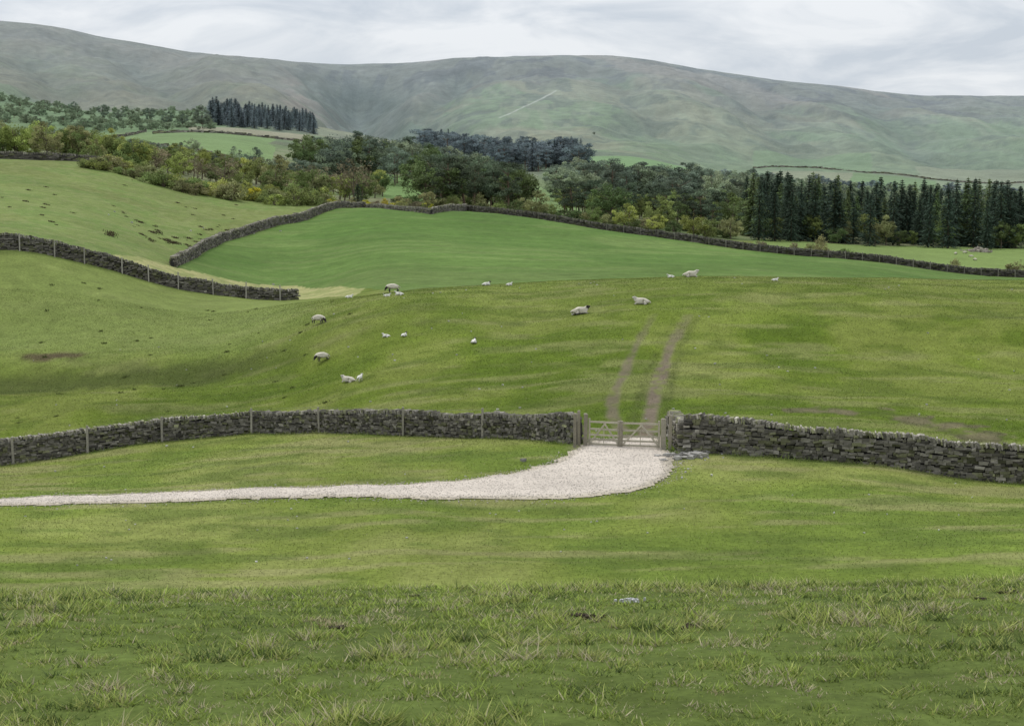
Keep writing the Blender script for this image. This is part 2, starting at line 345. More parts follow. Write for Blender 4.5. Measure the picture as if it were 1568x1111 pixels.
L={'dark':leafmat('foliage_dark',(.110,.150,.057)),'mid':leafmat('foliage_mid',(.190,.235,.078)),'light':leafmat('foliage_spring',(.30,.335,.095)),
   'olive':leafmat('foliage_olive',(.245,.245,.110)),'brown':leafmat('foliage_budding',(.225,.195,.120)),'spruce':leafmat('foliage_spruce',(.045,.070,.046)),
   'pine':leafmat('foliage_pine',(.092,.122,.075)),'gorse':leafmat('foliage_gorse',(.42,.38,.045)),'hmid':leafmat('foliage_valley_hazed',(.225,.27,.170)),
   'hdark':leafmat('foliage_valley_dark_hazed',(.140,.178,.130)),'hfar':leafmat('foliage_far_hazed',(.155,.195,.205)),'hfarg':leafmat('foliage_far_green_hazed',(.200,.255,.160))}  # valley and far tints have distance haze mixed into the leaf colour

# ------------------------------------------------------------ terrain sheet
s=np.concatenate([-np.linspace(1.3,.43,26)[:-1],np.linspace(-.42,.42,860),np.linspace(.43,1.3,26)[1:]])
ys=np.concatenate([np.linspace(-18,2.6,14),np.geomspace(3,4400,1020)])
Yt,St=np.meshgrid(ys,s,indexing='ij'); Xt=St*(np.maximum(Yt,0)+14)
nx=len(s);ny=len(ys)
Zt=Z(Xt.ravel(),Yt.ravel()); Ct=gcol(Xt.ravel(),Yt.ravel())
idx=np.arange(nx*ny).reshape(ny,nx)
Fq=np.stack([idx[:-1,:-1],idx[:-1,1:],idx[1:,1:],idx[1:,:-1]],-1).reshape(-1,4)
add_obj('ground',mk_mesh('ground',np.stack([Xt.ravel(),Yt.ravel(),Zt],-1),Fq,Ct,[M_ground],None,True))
print('terrain',time.time()-T0)

# ------------------------------------------------------------ gravel track
xs=np.arange(-32,11,.16); yy=np.arange(48,69,.16)
gx,gy=np.meshgrid(xs,yy)
ins=inpoly(gx,gy,track); d=pdist(gx,gy,track,True); sd=np.where(ins,d,-d)+.75*(fbm(gx/.8,gy/.8,131,4)-.5)
cx=.25*(sd[:-1,:-1]+sd[1:,:-1]+sd[:-1,1:]+sd[1:,1:]); keep=cx>0
jd=np.arange(gx.size).reshape(gx.shape)
q=np.stack([jd[:-1,:-1],jd[:-1,1:],jd[1:,1:],jd[1:,:-1]],-1)[keep]
gz=Z(gx.ravel(),gy.ravel()).reshape(gx.shape)+.02+.05*np.clip(sd/.5,0,1)+.012*fbm(gx/.4,gy/.4,141,2)
n=fbm(gx/1.5,gy/1.5,145,3)[...,None]; n2=fbm(gx/4,gy/.7,147,3)[...,None]
gc=np.array([.49,.435,.375])*(.80+.2*n+.2*n2)
edge=np.clip(1-sd/.6,0,1)[...,None]*.55; gc=gc*(1-edge)+np.array([.27,.24,.14])*edge
used=np.unique(q); rem=np.full(gx.size,-1); rem[used]=np.arange(len(used))
VV=np.stack([gx,gy,gz],-1).reshape(-1,3)[used]
add_obj('gravel_track',mk_mesh('gravel_track',VV,rem[q],gc.reshape(-1,3)[used],[M_gravel],None,True))
n=34000; rx=R.uniform(-30,9,n*2); ry=R.uniform(49,68,n*2)
i_=inpoly(rx,ry,track); dd=pdist(rx,ry,track,True); ok=(i_&(R.random(n*2)<.8))|(~i_&(dd<1.1)&(R.random(n*2)<.6*np.exp(-dd/.3)))
rx=rx[ok];ry=ry[ok];m_=len(rx)
H=R.uniform(.008,.020,(m_,3));H[:,2]*=.7
Cc=np.stack([rx,ry,Z(rx,ry)+.06*inpoly(rx,ry,track)+.016],-1); tone=R.uniform(.32,.54,(m_,1))*np.array([1,.91,.81])
V,Fc,c=boxes(Cc,H,R.uniform(0,6.3,m_),tone,.3); add_obj('loose_gravel',mk_mesh('loose_gravel',V,Fc,c,[M_stone]))

# ------------------------------------------------------------ dry stone walls
def stone_wall(name,pts,hts,th=.6,sl=.3,sh=.13,seed=1,dark=1.0,cope=True):
    rng=np.random.default_rng(seed); P=np.array(pts,float); seg=np.hypot(*np.diff(P,axis=0).T); S=np.r_[0,np.cumsum(seg)]; Lw=S[-1]
    fx=lambda q:np.interp(q,S,P[:,0]); fy=lambda q:np.interp(q,S,P[:,1])
    fh=lambda q:np.interp(q,S,hts)*(1+.13*(vnoise(q/2.5,q*0,seed)-.5)+.07*(vnoise(q/.9,q*0+7,seed)-.5))
    wob=lambda q:.25*(vnoise(q/7,q*0+3,seed+1)-.5)
    C=[];H=[];Yw=[];K=[];Tl=[]
    def place(q,off,z,h,col,tl):
        dx=fx(q+.4)-fx(q-.4);dy=fy(q+.4)-fy(q-.4);a=np.arctan2(dy,dx)
        o=off+wob(q); x=fx(q)-np.sin(a)*o;y=fy(q)+np.cos(a)*o
        C.append(np.stack([x,y,Z(x,y)+z],-1));H.append(h);Yw.append(a);K.append(col);Tl.append(tl)
    def tone(n,lo,hi):
        t=rng.uniform(lo,hi,(n,1))*np.array([1,.93,.79])*dark
        g=rng.random(n)<.22; t[g]=t[g]*np.array([.88,.95,.66]); w=rng.random(n)<.07; t[w]*=1.6
        w=rng.random(n)<.2; t[w]*=.55
        return t
    hc=sh*1.2 if cope else 0
    for side in (-1,1):
        for k_ in range(int(max(hts)*1.1/sh)+1):
            ln_=rng.uniform(.35,1.5,int(Lw/sl*1.7)+4)*sl; e=np.cumsum(ln_); q=e-ln_/2; g=q<Lw; q=q[g];ln_=ln_[g]
            hh=fh(q); cw=.35*sh*(vnoise(q/1.5,q*0+k_*3.1,seed+2)-.5)*2
            g=(k_+.6)*sh<hh-hc; q=q[g];ln_=ln_[g];cw=cw[g]; n=len(q)
            if n==0: continue
            off=side*(th/2*(1-.28*k_*sh/hh[g])-.12)+rng.uniform(-.045,.045,n)
            place(q,off,(k_+.5)*sh-.04+cw+rng.uniform(-.025,.025,n),np.stack([ln_*.49,np.full(n,.15),sh*rng.uniform(.36,.66,n)],-1),tone(n,.080,.200),rng.normal(0,.07,n))
    q=np.arange(.4,Lw,.8); n=len(q); hh=fh(q)
    place(q,np.zeros(n),hh/2-.25,np.stack([np.full(n,.42),np.full(n,th*.25),hh/2],-1),np.full((n,3),.03),np.zeros(n))
    if cope:
        w=rng.uniform(.5,1.5,int(Lw/(sh)*2.2))*sh*.62; e=np.cumsum(w); q=e-w/2; g=q<Lw; q=q[g];w=w[g];n=len(q)
        place(q,rng.uniform(-.03,.03,n),fh(q)-sh*.75+rng.uniform(-.04,.05,n),np.stack([w*.5,np.full(n,th*.34)*rng.uniform(.8,1.15,n),sh*rng.uniform(.55,1.0,n)],-1),tone(n,.14,.33),rng.normal(.2,.2,n))
    V,Fc,c=boxes(np.vstack(C),np.vstack(H),np.concatenate(Yw),np.vstack(K),.2,np.concatenate(Tl),rng)
    return add_obj(name,mk_mesh(name,V,Fc,c,[M_stone]))
stone_wall('dry_stone_wall',wallL,hL,seed=3,sl=.24,sh=.11)
stone_wall('dry_stone_wall',wallR,hR,seed=4,sl=.28,sh=.12)
stone_wall('dry_stone_wall',[W(1031,67.0),W(1040,65.2),W(1049,62.7)],[.95,1.2,1.42],seed=5,dark=1.5,sh=.12,sl=.26)
stone_wall('dry_stone_wall',wallB,hB,seed=6,sl=.42,sh=.17,dark=.8)
stone_wall('dry_stone_wall',ridge,[1.2,1.4,1.5,1.5,1.6,1.6,1.4,1.2],seed=7,sl=.5,sh=.2,dark=.95,th=.8)
stone_wall('dry_stone_wall',[W(560,ridge[-1][1])]+topw[:3],[.9,.8,1.1,1.4],seed=8,sl=.6,sh=.22,dark=.95)
stone_wall('dry_stone_wall',topw[2:],[1.2]*(len(topw)-2),seed=9,sl=.6,sh=.22,dark=.55)
stone_wall('dry_stone_wall',[W(-200,343),W(0,342),W(80,344),W(160,346)],[1.7]*4,seed=10,sl=.8,sh=.3,dark=.7)
for i,(pl) in enumerate([[(205,640),(330,560),(470,520)],[(240,800),(420,860),(490,900)],[(1180,950),(1320,1010),(1450,930),(1600,980)],[(880,820),(1000,850),(1130,800)],[(1150,1300),(1290,1360),(1420,1290),(1568,1340),(1700,1360)],[(160,560),(170,700),(230,860)]]):
    stone_wall('dry_stone_wall',[W(a,b) for a,b in pl],[1.3]*len(pl),seed=20+i,sl=3.0,sh=.5,dark=1.25,cope=False,th=1.0)

# ------------------------------------------------------------ posts, wires and gates
def beam(B,p1,p2,w,h,c):
    p1=np.array(p1,float);p2=np.array(p2,float);d=p2-p1;Ln=np.linalg.norm(d);d/=Ln
    up=np.array([0,0,1.]) if abs(d[2])<.9 else np.array([0,1.,0])
    sx=np.cross(d,up);sx/=np.linalg.norm(sx);u=np.cross(sx,d)
    V=[p1+d*(Ln*(.5+.5*a))+sx*(w/2*b*(1+R.uniform(-.06,.06)))+u*(h/2*e*(1+R.uniform(-.06,.06))) for a,b,e in SG]
    B.add(V,BF,np.array(c)*R.uniform(.85,1.15))
def fence(name,pp,off,ht,w,c):
    B=Build();tops=[]
    for px,Y in pp:
        x,y=W(px,Y);y-=off;z=z1(x,y);l=R.normal(0,.03,2)
        beam(B,(x,y,z-.2),(x+l[0],y+l[1],z+ht*R.uniform(.96,1.05)),w,w,c);tops.append((x+l[0],y+l[1],z+ht))
    for i in range(len(tops)-1):
        for dz in (.06,.3):
            a=np.array(tops[i])-[0,0,dz];b=np.array(tops[i+1])-[0,0,dz]
            V,Fc=tube([a,(a+b)/2-[0,0,.02],b],[.004]*3,4);B.add(V,Fc,(.2,.2,.2))
    add_obj(name,B.mesh(name,[M_wood]))
wy=lambda px,Wl:float(np.interp(px,[CX+F*p[0]/p[1] for p in Wl],[p[1] for p in Wl]))
fence('post_and_wire_fence',[(p,wy(p,wallL)) for p in (-110,15,130,245,383,487,616,738)],.5,1.42,.10,(.27,.25,.21))
fence('post_and_wire_fence',[(p,wy(p,wallB)) for p in (-70,-20,35,88,133,190,230,275,328,378,430)],.65,1.75,.11,(.30,.28,.24))
tq=[(CX+F*p[0]/p[1],p[1]) for p in topw]
fence('post_and_wire_fence',[(p,float(np.interp(p,[a for a,b in tq],[b for a,b in tq]))) for p in range(720,1600,26)],.7,1.4,.11,(.18,.17,.14))
gl=W(903,gate_y+.5);gm=W(951,gate_y+.1);gr=W(1013,gate_y-.6)
def gate(name,a,b,flip):
    B=Build();c=(.36,.33,.26);za=z1(*a);zb=z1(*b)
    A=np.array([a[0],a[1],za+.08]);D=np.array([b[0],b[1],zb+.08])
    P=lambda t,h:(A+(D-A)*t+np.array([0,0,h]))
    beam(B,P(.02,0),P(.02,1.18 if not flip else 1.12),.08,.09,c);beam(B,P(.98,0),P(.98,1.12 if not flip else 1.18),.08,.09,c)
    for h in (.06,.26,.47,.72,1.04): beam(B,P(0.0,h)+np.array([0,-.035,0]),P(1.0,h)+np.array([0,-.035,0]),.03,.085,c)
    beam(B,P(.04,.1)+np.array([0,-.07,0]),P(.55,1.02)+np.array([0,-.07,0]),.03,.07,c)
    beam(B,P(.96,.1)+np.array([0,-.07,0]),P(.5,1.02)+np.array([0,-.07,0]),.03,.07,c)
    beam(B,P(.5,.02)+np.array([0,.01,0]),P(.5,1.06)+np.array([0,.01,0]),.03,.07,c)
    add_obj(name,B.mesh(name,[M_wood]))
gate('field_gate',gl,(gm[0]-.03,gm[1]),False);gate('field_gate',(gm[0]+.06,gm[1]),gr,True)
def gpost(x,y,h,w,c=(.25,.225,.175)):
    B=Build();z=z1(x,y);beam(B,(0,0,-.3),(R.normal(0,.02),R.normal(0,.02),h),w,w,c)
    V,Fc,cc=boxes([[0,0,h]],[[w*.42,w*.42,.03]],[0.],[[.30,.27,.22]]);B.add(V,Fc,cc)
    add_obj('gate_post',B.mesh('gate_post',[M_wood]),(x,y,z))
gpost(gl[0]-.16,gl[1],1.45,.17);gpost(gl[0]-.42,gl[1]+.3,1.55,.13);gpost(gl[0]-.62,gl[1]-.1,1.5,.14)
gpost(gr[0]+.15,gr[1],1.32,.2,(.36,.33,.26));gpost(gr[0]+.42,gr[1]-.1,1.5,.13,(.30,.27,.21));gpost(gm[0]+.015,gm[1]-.1,1.2,.09)
B=Build();C=[];H=[]
for i in range(34):
    x,y=W(R.normal(1052,17),R.uniform(60.4,62.0));C.append((x,y,z1(x,y)+.05));H.append(R.uniform(.05,.16,3)*[1,1,.6])
x,y=W(1070,61);C.append((x,y,z1(x,y)+.08));H.append([.24,.2,.11]); x,y=W(1082,60.9);C.append((x,y,z1(x,y)+.06));H.append([.16,.14,.09]); x,y=W(802,61.5);C.append((x,y,z1(x,y)+.05));H.append([.12,.10,.07])
V,Fc,c=boxes(C,H,R.uniform(0,6,len(C)),R.uniform(.18,.33,(len(C),1))*np.array([1,.96,.88]),.35);B.add(V,Fc,c)
add_obj('tumbled_stones',B.mesh('tumbled_stones',[M_stone]))
C=[];H=[]
for (a,b,c_,d_,nn,sz) in [(0,1568,42,60,60,.028),(0,1568,68,128,90,.05),(150,450,165,260,10,.13),(950,1120,56,63,30,.04)]:
    for i in range(nn):
        x,y=W(R.uniform(a,b),R.uniform(c_,d_));C.append((x,y,z1(x,y)+sz*.5));H.append(R.uniform(.5,1.3,3)*sz*[1,1,.7])
V,Fc,c=boxes(C,H,R.uniform(0,6,len(C)),R.uniform(.30,.5,(len(C),1))*np.array([1,.97,.9]),.3)
add_obj('field_stones',mk_mesh('field_stones',V,Fc,c,[M_stone]))
C=[];H=[]
x0,y0=W(1498,338)
for i in range(60):
    x=x0+R.normal(0,1.7);y=y0+R.normal(0,1);C.append((x,y,z1(x,y)+max(0,.9-abs(x-x0)*.35)*R.random()));H.append(R.uniform(.15,.4,3))
V,Fc,c=boxes(C,H,R.uniform(0,6,60),R.uniform(.22,.36,(60,1))*np.array([1,.90,.76]),.3);add_obj('stone_pile',mk_mesh('stone_pile',V,Fc,c,[M_stone]))

# ------------------------------------------------------------ grass
def blades(name,X,Y,h,w,lean,col,root=.78):
    n=len(X);a=R.uniform(0,2*math.pi,n);b=R.uniform(0,2*math.pi,n);z=Z(X,Y)-.006
    dx=np.cos(a)*w/2;dy=np.sin(a)*w/2
    V=np.empty((n,3,3));V[:,0]=np.stack([X-dx,Y-dy,z],-1);V[:,1]=np.stack([X+dx,Y+dy,z],-1)
    V[:,2]=np.stack([X+np.cos(b)*lean,Y+np.sin(b)*lean,z+h],-1)
    c=np.repeat(col,3,axis=0);c[0::3]*=root;c[1::3]*=root
    add_obj(name,mk_mesh(name,V.reshape(-1,3),np.arange(3*n).reshape(-1,3),c,[M_blade]))
n=900000; Yb=3.6+R.random(n)**1.15*11.5; wid=.37*Yb+1.4; Xb=R.uniform(-1,1,n)*wid
cl=fbm(Xb/.11,Yb/.11,151,3)
keep=R.random(n)<np.clip(.66*(5/Yb)**.7*(wid/5),0,1)*(.34+.66*sstep(.38,.55,cl)); Xb=Xb[keep];Yb=Yb[keep];cl=cl[keep];n=len(Xb)
cl2=fbm(Xb/.9,Yb/.9,155,3);cl3=fbm(Xb/2.6,Yb/2.6,157,2)
tall=sstep(.53,.70,cl)*sstep(.42,.60,cl2)
h=(.010+.019*sstep(.38,.68,cl)+.026*tall)*R.uniform(.55,1.4,n)*(1+.2*sstep(8,12,Yb))
w=R.uniform(.0045,.0095,n)*(Yb/5)**.65
g=np.array([.230,.300,.056])*(R.uniform(.5,1.5,(n,1)))
g=g*(.66+.68*cl3[:,None])*(.38+1.24*cl[:,None])*(.75+.5*cl2[:,None])
yl=(R.random(n)<.18+.55*sstep(.42,.60,cl2));g[yl]=np.array([.38,.41,.125])*R.uniform(.55,1.3,(yl.sum(),1))*(.5+cl[yl])[:,None]
sp_=fbm(Xb/.34,Yb/.24,161,3)
st=(R.random(n)<.06+.50*sstep(.57,.67,sp_));g[st]=np.array([.64,.57,.36])*R.uniform(.45,1.15,(st.sum(),1))
dk=(R.random(n)<.10+.5*sstep(.40,.31,sp_));g[dk]=np.array([.105,.155,.035])*R.uniform(.7,1.2,(dk.sum(),1))
blades('foreground_grass',Xb,Yb,h,w,h*R.uniform(.4,1.7,n),g,.6)
print('fg blades',n,time.time()-T0)
n=560000; Yb=35+R.random(n)**.8*105; Xb=R.uniform(-1,1,n)*(.37*Yb+2)
ok=~(inpoly(Xb,Yb,track)&(pdist(Xb,Yb,track,True)>.12))
ok&=(pdist(Xb,Yb,wallL)>.45)&(pdist(Xb,Yb,wallR)>.45)
ru=np.minimum(pdist(Xb,Yb,rutA),pdist(Xb,Yb,rutB)); ok&=~((ru<.40)&(R.random(n)<.92)&(Yb<98))
ok&=~((pdist(Xb,Yb,bankR)<1.2)&(R.random(n)<.7))
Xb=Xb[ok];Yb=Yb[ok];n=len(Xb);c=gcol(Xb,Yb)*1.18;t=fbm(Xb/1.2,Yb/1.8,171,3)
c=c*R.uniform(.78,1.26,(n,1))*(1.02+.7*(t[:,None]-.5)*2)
st=R.random(n)<.06;c[st]=np.array([.34,.33,.16])*R.uniform(.7,1.1,(st.sum(),1))
wallside=np.minimum(pdist(Xb,Yb,wallL),pdist(Xb,Yb,wallR))
h=R.uniform(.02,.06,n)*(.6+.9*t)*(1+3.5*sstep(1.0,.5,wallside))*(Yb/70)**.2
blades('pasture_grass',Xb,Yb,h,R.uniform(.02,.045,n)*(Yb/60)**.6,h*R.uniform(.4,1.5,n),c,.86)
print('mid blades',n,time.time()-T0)
def tussocks(name,L_,per,hh,sp,colr):
    X=[];Y=[];Hh=[]
    for (x,y,sc) in L_:
        X.append(x+R.normal(0,sp*sc,per));Y.append(y+R.normal(0,sp*sc,per));Hh.append(R.uniform(.5,1.1,per)*hh*sc)
    X=np.concatenate(X);Y=np.concatenate(Y);Hh=np.concatenate(Hh)
    c=np.array(colr)*R.uniform(.6,1.5,(len(X),1));blades(name,X,Y,Hh,Hh*.35,Hh*R.uniform(.1,.8,len(X)),c)
Ls=[]
def addt(px,Y,s_):
    x,y=W(px,Y)
    if not inpoly(np.array([x]),np.array([y]),bright)[0] and not inpoly(np.array([x]),np.array([y]),strip)[0]: Ls.append((x,y,s_))
for i in range(26): 
    a_=R.uniform(165,380);b_=R.uniform(190,262)
    for j in range(int(R.integers(1,5))): addt(a_+R.normal(0,7),b_+R.normal(0,2.5),R.uniform(.3,1.0))
for i in range(16): addt(R.uniform(-60,130),R.uniform(185,290),R.uniform(.4,.9))
for i in range(14): addt(R.uniform(150,480),R.uniform(240,330),R.uniform(.3,.8))
tussocks('rush_tussocks',Ls,60,.36,.34,(.070,.055,.030))
Ls=[(*W(R.uniform(0,560),R.uniform(84,150)),R.uniform(.3,.8)) for i in range(50)]
tussocks('rush_tussocks',Ls,45,.24,.18,(.085,.105,.030))
def fgp(px,row): return sight(px,row,3.9,16)
Ls=[(*fgp(a,b),s_) for a,b,s_ in [(505,958,1.2),(490,950,.9),(655,1035,.8),(180,1055,.7),(130,950,.8),(1300,1008,.7),(1240,985,.6),(730,1000,.6),(630,912,.7),(1100,1060,.6),(20,985,.7),(860,1040,.5),(1420,960,.6),(1180,940,.8),(330,1080,.5),(60,930,.9),(270,960,.6),(1060,925,.7),(1350,935,.7),(780,935,.7),(400,1010,.5),(960,1010,.6),(1480,1040,.6),(560,1075,.5)]]
tussocks('dead_grass_tufts',Ls,60,.030,.05,(.50,.43,.26))
tussocks('dead_grass_tufts',Ls,16,.026,.04,(.13,.095,.05))
B=Build()
for a,b,s_ in [(905,946,.55),(891,943,.35),(1060,960,.35),(1500,918,.3),(1545,908,.4),(632,914,.4),(520,962,.25)]:
    x,y=fgp(a,b);nn=18;C=np.stack([x+R.normal(0,.08*s_,nn),y+R.normal(0,.10*s_,nn),np.zeros(nn)],-1);C[:,2]=Z(C[:,0],C[:,1])+R.uniform(.0,.008,nn)
    V,Fc,c=boxes(C,R.uniform(.004,.010,(nn,3)),R.uniform(0,6,nn),np.full((nn,3),1)*np.array([.05,.04,.028]),.35);B.add(V,Fc,c)
add_obj('sheep_droppings',B.mesh('sheep_droppings',[M_stone]))
B=Build()
for a,b,s_ in [(966,924,.6)]:
    x,y=fgp(a,b);nn=34;C=np.stack([x+R.normal(0,.05*s_,nn),y+R.normal(0,.04*s_,nn),np.zeros(nn)],-1);C[:,2]=Z(C[:,0],C[:,1])+R.uniform(.01,.03,nn)
    V,Fc,c=boxes(C,R.uniform(.003,.009,(nn,3)),R.uniform(0,6,nn),np.full((nn,3),.45),.4);B.add(V,Fc,c)
add_obj('wool_tuft',B.mesh('wool_tuft',[M_wool]))

# ------------------------------------------------------------ trees
def leaves(B,ctr,rad,n,size,c,rng,flat=.75,mi=0):
    d=rng.normal(size=(n,3));d/=np.linalg.norm(d,axis=1)[:,None];r=rng.random(n)**.45
    P=np.array(ctr)+d*r[:,None]*np.array([rad,rad,rad*flat])
    a=rng.normal(size=(n,3));a/=np.linalg.norm(a,axis=1)[:,None];b=np.cross(a,rng.normal(size=(n,3)));b/=np.linalg.norm(b,axis=1)[:,None]
    sz=size*rng.uniform(.5,1.2,(n,1));a=a*sz;b=b*sz*.6
    V=np.stack([P-a,P+b,P+a,P-b],1).reshape(-1,3)
    col=np.repeat(c*rng.uniform(.75,1.3,(n,1))*np.ones(3),4,axis=0)
    B.add(V,np.arange(4*n).reshape(-1,4),col,mi)
BK=np.array([.15,.125,.095])
def broadleaf(seed,w=.42,sparse=1.0,low=.14):
    rng=np.random.default_rng(seed);B=Build()
    lean=rng.normal(0,.03,2);pts=[(0,0,-.03),(lean[0]*.4,lean[1]*.4,.2),(lean[0],lean[1],.45),(lean[0]*1.5,lean[1]*1.5,.72)]
    V,Fc=tube(pts,[.028,.020,.013,.006],7);B.add(V,Fc,BK,1)
    ends=[]
    for i in range(9):
        t=rng.uniform(low,.55);a=i*2.4+rng.uniform(-.4,.4);r=w*rng.uniform(.6,.95);e=np.array([math.cos(a)*r,math.sin(a)*r,t+rng.uniform(.08,.28)])
        m_=np.array([lean[0],lean[1],t]);mid=(m_+e)/2+[0,0,-.03]
        V,Fc=tube([m_,mid,e],[.011,.008,.003],5);B.add(V,Fc,BK,1);ends.append(e)
    cl=list(ends)
    while len(cl)<30:
        p=rng.uniform(-1,1,3)
        if np.linalg.norm(p)<1 : cl.append(np.array([p[0]*w*.85,p[1]*w*.85,.53+p[2]*.42]))
    for p in cl:
        k_=rng.uniform(.07,.15);leaves(B,p,k_,int(95*sparse),.024,rng.uniform(.60,1.4),rng)
    leaves(B,(0,0,.5),w*.92,int(300*sparse),.02,.8,rng,flat=1.0)
    return B
def spruce(seed,w=.20):
    rng=np.random.default_rng(seed);B=Build()
    V,Fc=tube([(0,0,-.03),(0,0,.5),(0,0,1.0)],[.016,.010,.002],6);B.add(V,Fc,BK*.8,1)
    z=.04
    while z<.985:
        rr_=w*(1-z)**.75*rng.uniform(.65,1.2)+.008;nb=int(6+rng.integers(0,4));ph=rng.uniform(0,6)
        for j in range(nb):
            a=ph+j*2*math.pi/nb+rng.uniform(-.25,.25);r=rr_*rng.uniform(.5,1.3);dr=rng.uniform(.15,.45)*r
            ns=max(3,int(r/.018));tt=(np.arange(ns)+.7)/ns
            P=np.stack([np.cos(a)*r*tt,np.sin(a)*r*tt,z-dr*tt**1.4],-1)
            d_=np.array([math.cos(a),math.sin(a),-.35]);sd_=np.array([-math.sin(a),math.cos(a),0])
            A=d_[None]*.014*rng.uniform(.7,1.3,(ns,1));Bv=(sd_[None]*.014+np.array([0,0,1.])*rng.normal(0,.007,(ns,1)))*rng.uniform(.6,1.3,(ns,1))
            V=np.stack([P-A,P+Bv+[0,0,-.006],P+A,P-Bv+[0,0,-.006]],1).reshape(-1,3)
            B.add(V,np.arange(4*ns).reshape(-1,4),np.repeat(rng.uniform(.5,1.6)*np.ones((ns,1))*rng.uniform(.85,1.15,(ns,1))*np.ones(3),4,axis=0),0)
        z+=rng.uniform(.016,.030)
    return B
def scots(seed,w=.27):
    rng=np.random.default_rng(seed);B=Build();l=rng.normal(0,.05,2)
    V,Fc=tube([(0,0,-.03),(l[0]*.3,l[1]*.3,.35),(l[0],l[1],.7),(l[0],l[1],.93)],[.020,.015,.010,.004],7);B.add(V,Fc,np.array([.16,.115,.085]),1)
    for i in range(20):
        z=rng.uniform(.30,.93);a=i*2.4+rng.uniform(-.5,.5);r=w*rng.uniform(.25,1.0)*(1.15-abs(z-.62)*1.5)
        e=np.array([l[0]+math.cos(a)*r,l[1]+math.sin(a)*r,z+.03]);V,Fc=tube([(l[0],l[1],z-.07),e],[.008,.003],4);B.add(V,Fc,BK,1)
        leaves(B,e,rng.uniform(.07,.14),105,.020,rng.uniform(.5,1.45),rng,flat=.55)
    leaves(B,(l[0],l[1],.9),.1,120,.02,1.1,rng,flat=.6)
    return B
def bush(seed):
    rng=np.random.default_rng(seed);B=Build()
    for i in range(5):
        a=rng.uniform(0,6.3);V,Fc=tube([(0,0,-.05),(math.cos(a)*.2,math.sin(a)*.2,.5)],[.03,.01],5);B.add(V,Fc,BK,1)
    for i in range(20):
        a=rng.uniform(0,6.3);r=rng.random()**.5*.55;z=rng.uniform(.12,.85)*(1.05-r*.8)
        leaves(B,(math.cos(a)*r,math.sin(a)*r,z),rng.uniform(.14,.24),70,.045,rng.uniform(.6,1.35),rng)
    return B
def variants(fn,nm,nn,keys,**kw):
    out={}
    for i in range(nn):
        B=fn(300+i*13+len(nm),**kw)
        base=B.mesh(nm,[L[keys[0]],M_bark])
        for k_ in keys:
            m_=base if k_==keys[0] else base.copy()
            m_.materials[0]=L[k_];out.setdefault(k_,[]).append(m_)
    return out
PB=variants(broadleaf,'broadleaf',4,['mid','dark','light','olive','hmid','hdark','hfar','hfarg'])
PN=variants(broadleaf,'narrow_broadleaf',3,['mid','light','olive','hmid'],w=.28,low=.12)
PW=variants(broadleaf,'sparse_tree',2,['brown','olive'],sparse=.35)
PS=variants(spruce,'spruce',5,['spruce','hdark','hfar','dark'])
PP=variants(scots,'scots_pine',5,['pine','hdark','hfar'])
PH=variants(bush,'bush',4,['mid','light','olive','gorse','brown','dark','hfarg','hmid'])
print('protos',time.time()-T0)
def put(name,me,x,y,h,parent=None,wide=1.0):
    o=bpy.data.objects.new(name,me);COL.objects.link(o);o.location=(x,y,z1(x,y)-.05)
    sw=h*R.uniform(.85,1.2)*wide;o.scale=(sw,sw,h);o.rotation_euler=(R.normal(0,.025),R.normal(0,.025),R.uniform(0,6.28))
    if parent:o.parent=parent
    return o
def pick(l): return l[int(R.integers(0,len(l)))]
def mass(name,opts,px0,px1,Y0,Y1,n,h0,h1,wide=1.0,hf=None):
    e=empty(name)
    for i in range(n):
        px=px0+(px1-px0)*((i+R.random())/n);Y=R.uniform(Y0,Y1)
        nm,lst=opts[int(R.integers(0,len(opts)))]
        f=1.0 if hf is None else float(np.interp(px,hf[0],hf[1]))
        put(nm,pick(lst),*W(px,Y),R.uniform(h0,h1)*f,e,wide)
ns='broadleaf_tree'
mass('broadleaf_wood',[(ns,PB['mid']),(ns,PB['olive']),(ns,PB['light'])],-120,165,352,410,30,7,10,1.1)
mass('hawthorn_thicket',[('shrub',PH['mid']),('shrub',PH['light']),('shrub',PH['olive']),('shrub',PH['light']),('shrub',PH['mid'])],135,500,322,352,85,2.2,4.8,1.15)
mass('gorse_thicket',[('gorse',PH['gorse']),('shrub',PH['olive']),('shrub',PH['brown']),('shrub',PH['mid'])],480,660,322,345,24,1.2,2.4,1.2)
mass('mixed_wood',[(ns,PB['mid']),(ns,PB['olive']),(ns,PN['light']),(ns,PW['brown']),(ns,PB['light']),(ns,PB['dark']),(ns,PB['mid'])],150,590,362,440,66,5.2,8.8,1.1)
mass('mixed_wood',[(ns,PB['hdark']),(ns,PB['hmid']),(ns,PB['dark']),(ns,PB['hdark']),('scots_pine',PP['hdark'])],470,735,500,640,85,11,15.5,1.1)
mass('scots_pine_stand',[('scots_pine',PP['pine']),('scots_pine',PP['pine']),(ns,PB['dark'])],648,800,352,425,44,10.5,13.5,1.15)
mass('undergrowth',[('shrub',PH['dark']),('shrub',PH['mid']),('shrub',PH['olive'])],600,1140,345,380,52,2,4.2,1.2)
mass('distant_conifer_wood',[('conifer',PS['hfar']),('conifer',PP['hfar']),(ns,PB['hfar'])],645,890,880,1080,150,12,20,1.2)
mass('scots_pine_stand',[('scots_pine',PP['pine']),('scots_pine',PP['pine']),(ns,PB['dark']),(ns,PB['mid'])],862,1150,372,430,62,7.0,10.5,1.15)
mass('mixed_wood',[(ns,PB['hmid']),(ns,PB['hdark']),('scots_pine',PP['hdark']),(ns,PB['hmid']),(ns,PB['hdark'])],850,1210,470,610,110,10,14.5,1.15)
